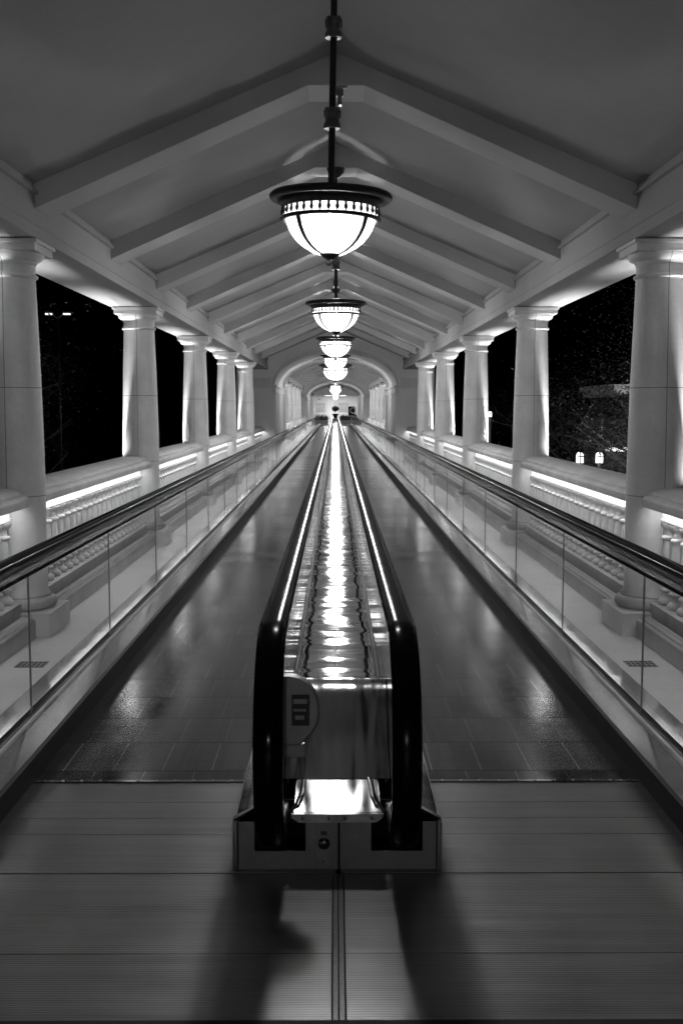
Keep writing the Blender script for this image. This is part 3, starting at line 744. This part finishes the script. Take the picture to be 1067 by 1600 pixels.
# ------------------------------------------------------------------ pendant lanterns
S = 0.985/335.6
LH = 1.6+0.963
def make_lantern(loc, label, drop=1.6):
    """loc.z is the height of the widest lip; rod goes up to the ceiling"""
    t = thing('pendant_lantern', loc, label, 'pendant lamp', 'bowl lanterns hanging in a row down the gallery')
    c = loc; P = lambda pts: [(r*S, z*S) for r, z in pts]
    # metal rim (closed lathe loop)
    rim = P([(20, 3), (60, 3.5), (88, 4.5), (93, 3.5), (96, 0), (95.5, -3.5), (92, -7.5), (90, -8), (86, -6.5), (83, -8), (82.5, -11), (79, -14), (76, -18), (74, -19.5), (72, -19), (70, -12), (60, -6), (20, -2)])
    MB().lathe(rim, 72, c, cap=False).build('rim', 'bronze', t, angle=50)
    # bead row: pegs with a drop, and the ring under them
    g = MB()
    for i in range(36):
        a = 2*PI*(i+0.5)/36; cx = c[0]+75*S*math.cos(a); cy = c[1]+75*S*math.sin(a)
        g.lathe(P([(2.2, -18), (1.9, -23), (2.9, -25), (3.2, -27.5), (2.4, -30), (0.8, -31.5), (0.5, -34)]), 8, (cx, cy, c[2]), cap=False)
    g.lathe(P([(72, -33), (75, -32.5), (78, -33.5), (79, -36), (77.5, -38), (74, -39), (71.5, -38), (72, -33)]), 72, c, cap=False)
    g.build('bead_ring', 'bronze', t, angle=60)
    # bowl
    bp = [(70.5, -17.5), (71, -34), (70, -38), (68.5, -43), (65, -52), (59.5, -61), (52, -70), (42, -78), (30, -84.5), (17, -88.5), (6, -90), (0.01, -90)]
    MB().lathe(P(bp), 48, c, cap=False).build('bowl', 'bowl', t)
    for k in range(4):
        a = PI/4+k*PI/2+loc[1]*0  # ribs lie just outside the glass
        rp = [(72.5, -36)] + [(r+1.6, z-1.2) for r, z in bp[2:10]]
        g = MB(); ca, sa = math.cos(a), math.sin(a); n = len(rp)
        for i, (r, z) in enumerate(rp):
            hw = 4.6-2.2*i/(n-1)
            for dt, dr_ in ((-hw, 0), (-hw, 1.6), (hw, 1.6), (hw, 0)):
                rr = (r+dr_)*S; g.v.append((c[0]+rr*ca-dt*S*sa, c[1]+rr*sa+dt*S*ca, c[2]+z*S))
        for i in range(n-1):
            for q in range(4): g.f.append((i*4+q, i*4+(q+1) % 4, i*4+4+(q+1) % 4, i*4+4+q))
        g.f.append((0, 1, 2, 3)); g.f.append(tuple((n-1)*4+q for q in (3, 2, 1, 0)))
        g.build('rib', 'bronze2', t, angle=60)
    MB().lathe(P([(0.01, -97), (6, -97), (11, -94), (15, -90), (16, -88), (12, -87.5), (0.01, -87.5)]), 24, c, cap=False).build('finial', 'bronze', t)
    MB().lathe(P([(0.01, -107), (3, -106), (4.8, -103), (4.8, -101), (3, -98), (2, -96.5)]), 14, (c[0]-1*S, c[1], c[2]), cap=False).build('finial_ball', 'bronze2', t)
    MB().lathe(P([(5, 3), (11, 3.5), (12, 6), (16, 10), (17.5, 12.5), (15, 13.5), (7, 13.5), (5, 14)]), 24, c, cap=True).build('rod_flare', 'bronze', t)
    top = (RIDGE-0.2-c[2])/S
    rd = MB().lathe([(5.1*S, 12*S), (5.1*S, (RIDGE-0.02-c[2]))], 16, c).build('rod', 'bronze', t)
    kn = [(5, -15), (12.5, -15), (13.5, -12), (12.8, -8), (11, -4), (10.5, -1), (11.5, 2), (13, 5), (13.5, 9), (12.5, 13), (11, 14), (12, 15.5), (5, 16)]
    for zc in (118, 254):
        kk = MB().lathe([(r*S, (z+zc)*S) for r, z in kn], 20, c).build('knuckle', 'bronze2', t, angle=50)
        g = MB()
        for i in range(14):
            a = 2*PI*i/14; x = c[0]+12.2*S*math.cos(a); y = c[1]+12.2*S*math.sin(a)
            g.tube([(x, y, c[2]+(zc+1)*S), (x+0.002*math.cos(a), y+0.002*math.sin(a), c[2]+(zc+12)*S)], 0.0028, 5)
        g.build('fluting', 'bronze2', kk)
    for e_, r_, z_ in ((0.74, 0.135, -44), (0.30, 0.016, -64)):
        ld = bpy.data.lights.new('lamp_bulb', 'POINT'); ld.energy = LAMP_W*0.37*e_; ld.shadow_soft_size = r_
        lo = bpy.data.objects.new('lamp_bulb', ld); scene.collection.objects.link(lo); lo.parent = t; lo.location = (0, 0, z_*S)
    MB().lathe([(0.03, RIDGE-0.3), (0.075, RIDGE-0.25), (0.085, RIDGE-0.216)], 20, (c[0], c[1], 0)).build('ceiling_rose', 'bronze', t)
    return t
lp1 = None
for k in [0, 1, 2, 3, 4, 8, 9, 10, 11, 12, 15, 16, 17, 18, 19, -3, 6.25, 13.6]:
    z = 0.985+k
    lab = {0: 'nearest and largest-looking bowl lantern, hanging high above the walkways', 6.25: 'big bowl lantern hanging inside the first arch, close under its vault', 13.6: 'big bowl lantern hanging inside the far arch, close under its vault'}.get(k)
    if k < 0: lab = 'unseen bowl lantern added behind the camera to light the near end'  # unseen extra lantern, added to light surfaces that face the camera
    if not lab:
        if k < 6: lab = f'lit bowl lantern, {ORD[k]} in the hanging row counting from the camera'
        elif k < 14: lab = f'tiny far bowl lantern, {ORD[k-8]} of those hanging between the two arches'
        else: lab = f'tiny far bowl lantern, {ORD[k-15]} of those hanging beyond the far arch'
    loc = (0.0, z*U+0.089, LH)
    if k == 0:
        lp1 = make_lantern((0, 0, LH), lab); lp1.location = (-0.026, z*U+0.089, LH); lp1.rotation_euler = (0, R(1.0), R(3))
    else:
        # rods of the copies reach the same ceiling, so only the bowl head of the wide one differs
        c = copy_tree(lp1, loc, label=lab); c.rotation_euler = (0, 0, 0)
        for ch in c.children:
            if ch.type == 'LIGHT':
                ch.data = ch.data.copy(); ch.data.energy *= (1/0.37)*{1: 0.8, -3: 1.5, 6.25: 0.6, 13.6: 0.8, 3: 1.5, 4: 1.6, 15: 0.8, 16: 0.8, 17: 0.7, 18: 0.6, 19: 0.4}.get(k, 1.3)
        if k in (6.25, 13.6):
            c.scale = (1.98, 1.98, 1.98); c.location.z = 3.03
            for ch in list(c.children):
                if ch.name.split('.')[0] in ('rod', 'knuckle', 'ceiling_rose', 'rod_flare'):
                    for q in list(ch.children): bpy.data.objects.remove(q)
                    bpy.data.objects.remove(ch)
            g = MB().lathe([(0.03, 0.0), (0.03, 0.08), (0.06, 0.1), (0.06, 0.11)], 16, (0, 0, 0)).build('stem', 'bronze', None); g.parent = c
# junction box on the first rafter
jb = thing('junction_box', (0.03, 1.535*U, 3.70), 'small black junction box fixed under the nearest rafter behind the lantern rod', 'junction box')
MB().box(-0.045, 0.075, 1.535*U-0.19, 1.535*U-0.08, 3.765, 3.7745).build('back_plate', 'mid', jb, bevel=0.002)
MB().box(0.0, 0.05, 1.535*U-0.16, 1.535*U-0.11, 3.72, 3.7648).box(0.012, 0.04, 1.535*U-0.165, 1.535*U-0.1, 3.66, 3.7195).build('box', 'bronze2', jb, bevel=0.003)

# ------------------------------------------------------------------ uplights behind the copings, one each side of every column
def spot(loc, aim, watts, size=0.05, angle=120, blend=1.0):
    d = bpy.data.lights.new('uplight', 'SPOT'); d.energy = watts; d.shadow_soft_size = size; d.spot_size = R(angle); d.spot_blend = blend
    o = bpy.data.objects.new('uplight', d); scene.collection.objects.link(o); o.location = loc
    o.rotation_euler = Vector(aim).to_track_quat('-Z', 'Y').to_euler(); return o
for sec, zs in COLS.items():
    if sec == 3: continue
    for sx in (-1, 1):
        for z in zs:
            for dy in (-0.36, 0.36):
                spot((sx*2.54, z*U+dy, 0.745), (0, -dy*0.2, 1), UP_W, 0.012, 112, 0.8)
            if sec == 1: spot((sx*2.64, z*U-0.12, 0.985), (0, 0, 1), 9, 0.02, 150, 0.8)

# ------------------------------------------------------------------ floor drains
def drain(x, label):
    y = YW(1.345, 1.6)
    t = thing('floor_drain', (x, y, 0), label, 'floor drain', 'drain grates in the side floors')
    MB().box(x-0.09, x+0.09, y-0.075, y+0.075, 0.0008, 0.0022).build('recess', 'dark', t, smooth=False)
    g = MB()
    for i in range(7):
        xx = x-0.088+0.176*i/6; g.box(xx-0.004, xx+0.004, y-0.075, y+0.075, 0.0025, 0.005)
    for i in range(4):
        yy = y-0.072+0.144*i/3; g.box(x-0.09, x+0.09, yy-0.006, yy+0.006, 0.0026, 0.0045)
    g.build('grate', 'mid', t, smooth=False)
drain(-1.90, 'small square drain grate in the floor on the left side'); drain(1.90, 'small square drain grate in the floor on the right side')

# ------------------------------------------------------------------ outside: trees, street lamp, building
def branch(g, p, d, L, r, depth, rnd, tips):
    pts = [p]; rad = [r]; q = p.copy(); dd = d.copy(); n = 5
    for i in range(n):
        dd = (dd+Vector((rnd.uniform(-1, 1), rnd.uniform(-1, 1), rnd.uniform(-0.6, 0.8)))*0.16).normalized()
        q = q+dd*L/n; pts.append(q.copy()); rad.append(r*(1-0.5*(i+1)/n))
    g.tube(pts, rad, 6 if depth < 2 else 4)
    if depth >= 3: tips.append((pts[-1], L)); tips.append((pts[2], L)); return
    for k in range(rnd.choice((3, 4)) if depth else 5):
        i = rnd.randint(2, n); a = rnd.uniform(0, 2*PI); up = rnd.uniform(-0.05, 0.7)
        nd = (Vector((math.cos(a), math.sin(a), up))*0.9+dd*0.35).normalized()
        branch(g, pts[i], nd, L*rnd.uniform(0.5, 0.72), rad[i]*0.6, depth+1, rnd, tips)
def tree(x, y, h, seed, label, leaves=22000, spread=1.0, z0=-5.5, group='trees in the dark outside the gallery'):
    rnd = random.Random(seed); t = thing('tree', (x, y, z0), label, 'tree', group)
    g = MB(); tips = []
    branch(g, Vector((x, y, z0-0.1)), Vector((rnd.uniform(-.1, .1), rnd.uniform(-.1, .1), 1)).normalized(), h*0.5, h*0.022, 0, rnd, tips)
    g.build('trunk', 'bark', t, angle=60)
    g = MB()
    per = max(4, leaves//len(tips))
    for p, L in tips:
        for i in range(per):
            o = Vector((rnd.gauss(0, 1), rnd.gauss(0, 1), rnd.gauss(0, 0.8)))*L*0.55*spread
            q = p+o; s = rnd.uniform(0.02, 0.042)*(h/9)
            u = Vector((rnd.uniform(-1, 1), rnd.uniform(-1, 1), rnd.uniform(-0.5, 0.5))).normalized(); v = u.cross(Vector((rnd.uniform(-1, 1), rnd.uniform(-1, 1), 1)).normalized()).normalized()
            g.quad(q-u*s, q+v*s*0.45, q+u*s, q-v*s*0.45)
    g.build('crown', 'leaf', t, smooth=False)
    return t
tree(-10.5, 26, 12, 1, 'dark leafy tree outside on the left, between the first two columns')
tree(-13, 38, 13, 2, 'dark tree further back on the left, seen past the second column')
tree(-12, 46, 11, 3, 'dark tree on the left seen past the third column')
tree(8.8, 24, 10, 4, 'dark tree with bare crossing limbs outside on the right, behind the second column')
tree(12, 31, 13, 5, 'tall tree outside on the right with its upper leaves faintly lit', spread=1.1)
tree(10.5, 38, 11, 6, 'dark tree on the right seen between the second and third columns')
tree(12, 53, 11, 7, 'dark tree on the right seen past the third column')
tree(18, 60, 12, 8, 'far dark tree on the right beyond the lit awning')
# low lit shrubs on the right
for i, (x, y, h, lab) in enumerate(((6.3, 21.5, 5.0, 'bushy shrub lit by lamps, low outside the right railing near the second column'), (7.6, 24, 5.0, 'bushy shrub behind the two arched lamps outside on the right'), (8.4, 27, 5.3, 'bushy shrub outside on the right beside the lit wall'))):
    tree(x, y, h*1.45, 20+i, lab, 14000, 1.5, group='shrubs below the right railing')
sl = thing('street_lamp', (-14.9, 61, -5.5), 'tall street lamp with two lit heads in the dark on the left', 'street lamp')
MB().tube([(-14.9, 61, -5.5), (-14.9, 61, 6.5)], [0.1, 0.05], 8).build('pole', 'bronze', sl)
for s in (-1, 1):
    MB().tube([(-14.9, 61, 6.35), (-14.9+s*0.3, 61, 6.62)], 0.03, 6).build('arm', 'mid', sl)
    h = MB().box(-14.9+s*0.48-0.2, -14.9+s*0.48+0.2, 60.9, 61.2, 6.64, 6.74).build('lamp_head', 'mid', sl, bevel=0.02)
    MB().box(-14.9+s*0.48-0.17, -14.9+s*0.48+0.17, 60.88, 61.15, 6.58, 6.635).build('lens', 'lamphead', h, smooth=False)
# right: dark pavilion with a curved ribbed metal awning lit from below its top
pv = thing('pavilion', (12.5, 44, -5.5), 'dark pavilion with a curved ribbed metal awning lit by two lamps, outside on the right', 'building')
by = 46.0; ax0 = 11.4
MB().box(ax0+.1, 18, by, by+6, -5.5, 1.15).build('wall', 'mid', pv, smooth=False)
MB().box(ax0-.1, 18.2, by-0.3, by+6.2, 2.3, 2.55).box(ax0, 18, by-0.05, by+6, 2.05, 2.3).build('parapet', 'mid', pv, smooth=False)
g = MB(); m = 14
for i in range(m+1):
    a = PI/2*i/m; yy = by-1.9*math.sin(a)*1.0; zz = 0.75+1.15*math.cos(a); g.v += [(ax0, yy, zz), (18, yy, zz)]
for i in range(m): g.f.append((2*i, 2*i+1, 2*i+3, 2*i+2))
aw = g.build('awning', 'roofmetal', pv)
g = MB()
for j in range(26):
    x = ax0+6.6*j/25
    g.tube([(x, by-1.92*math.sin(PI/2*i/m), 0.77+1.16*math.cos(PI/2*i/m)) for i in range(m+1)], 0.025, 5)
g.build('awning_rib', 'roofmetal', aw)
MB().box(10.8, 17.5, by-1.0, by-0.9, -0.15, 0.0).build('shop_light', 'lit', pv, smooth=False)
for x in (11.9, 13.2): spot((x, by-2.3, 1.15), (0, 1, 0.25), 140, 0.05, 90)
# lit white gate pier
tag(MB().box(11.3, 12.6, 40, 40.3, -5.5, -0.6).build('lit_wall', 'white', None, smooth=False, loc=(12, 40, -5.5)), 'short white garden wall catching lamp light outside on the right', 'wall')
def arched_lamp(x, y, z, label):
    t = thing('arched_lamp', (x, y, -5.5), label, 'garden lamp', 'arched garden lamps outside on the right')
    pr = [(x-0.065, z-0.11), (x+0.065, z-0.11)] + [(x+0.065*math.cos(PI*i/10), z+0.04+0.07*math.sin(PI*i/10)) for i in range(11)]
    g = MB().extr(pr, y, y+0.1); g.build('pane', 'lit', t, smooth=False)
    MB().box(x-0.008, x+0.008, y-0.01, y-0.002, z-0.11, z+0.11).box(x-0.065, x+0.065, y-0.012, y-0.0105, z+0.02, z+0.036).build('glazing_bar', 'rubber', t)
    MB().tube([(x, y+0.05, -5.5), (x, y+0.05, z-0.14)], 0.03, 6).build('post', 'mid', t)
arched_lamp(5.0, 22.9, 0.58, 'left one of two small arched garden lamps glowing among shrubs at right')
arched_lamp(5.40, 22.9, 0.58, 'right one of two small arched garden lamps glowing among shrubs at right')
arched_lamp(6.05, 44, 1.35, 'small far garden lamp glowing outside between the second and third right-hand columns')
def area(loc, watts, size=0.3):  # bare point lights without fixtures, added to brighten foliage and walls outside
    d = bpy.data.lights.new('outdoor_fill', 'POINT'); d.energy = watts; d.shadow_soft_size = size
    o = bpy.data.objects.new('outdoor_fill', d); scene.collection.objects.link(o); o.location = loc
area((6.2, 21.0, -0.6), 25); area((8.6, 29.0, 4.9), 90); area((12.3, 38.6, -0.5), 60); area((8.0, 43.5, 1.2), 30); area((7.5, 34, 1.0), 25); area((7.0, 25.5, -1.2), 18)
area((-7.5, 20, -2.0), 18); area((6.0, 19, -3.0), 60); area((7.0, 27, 2.6), 10)
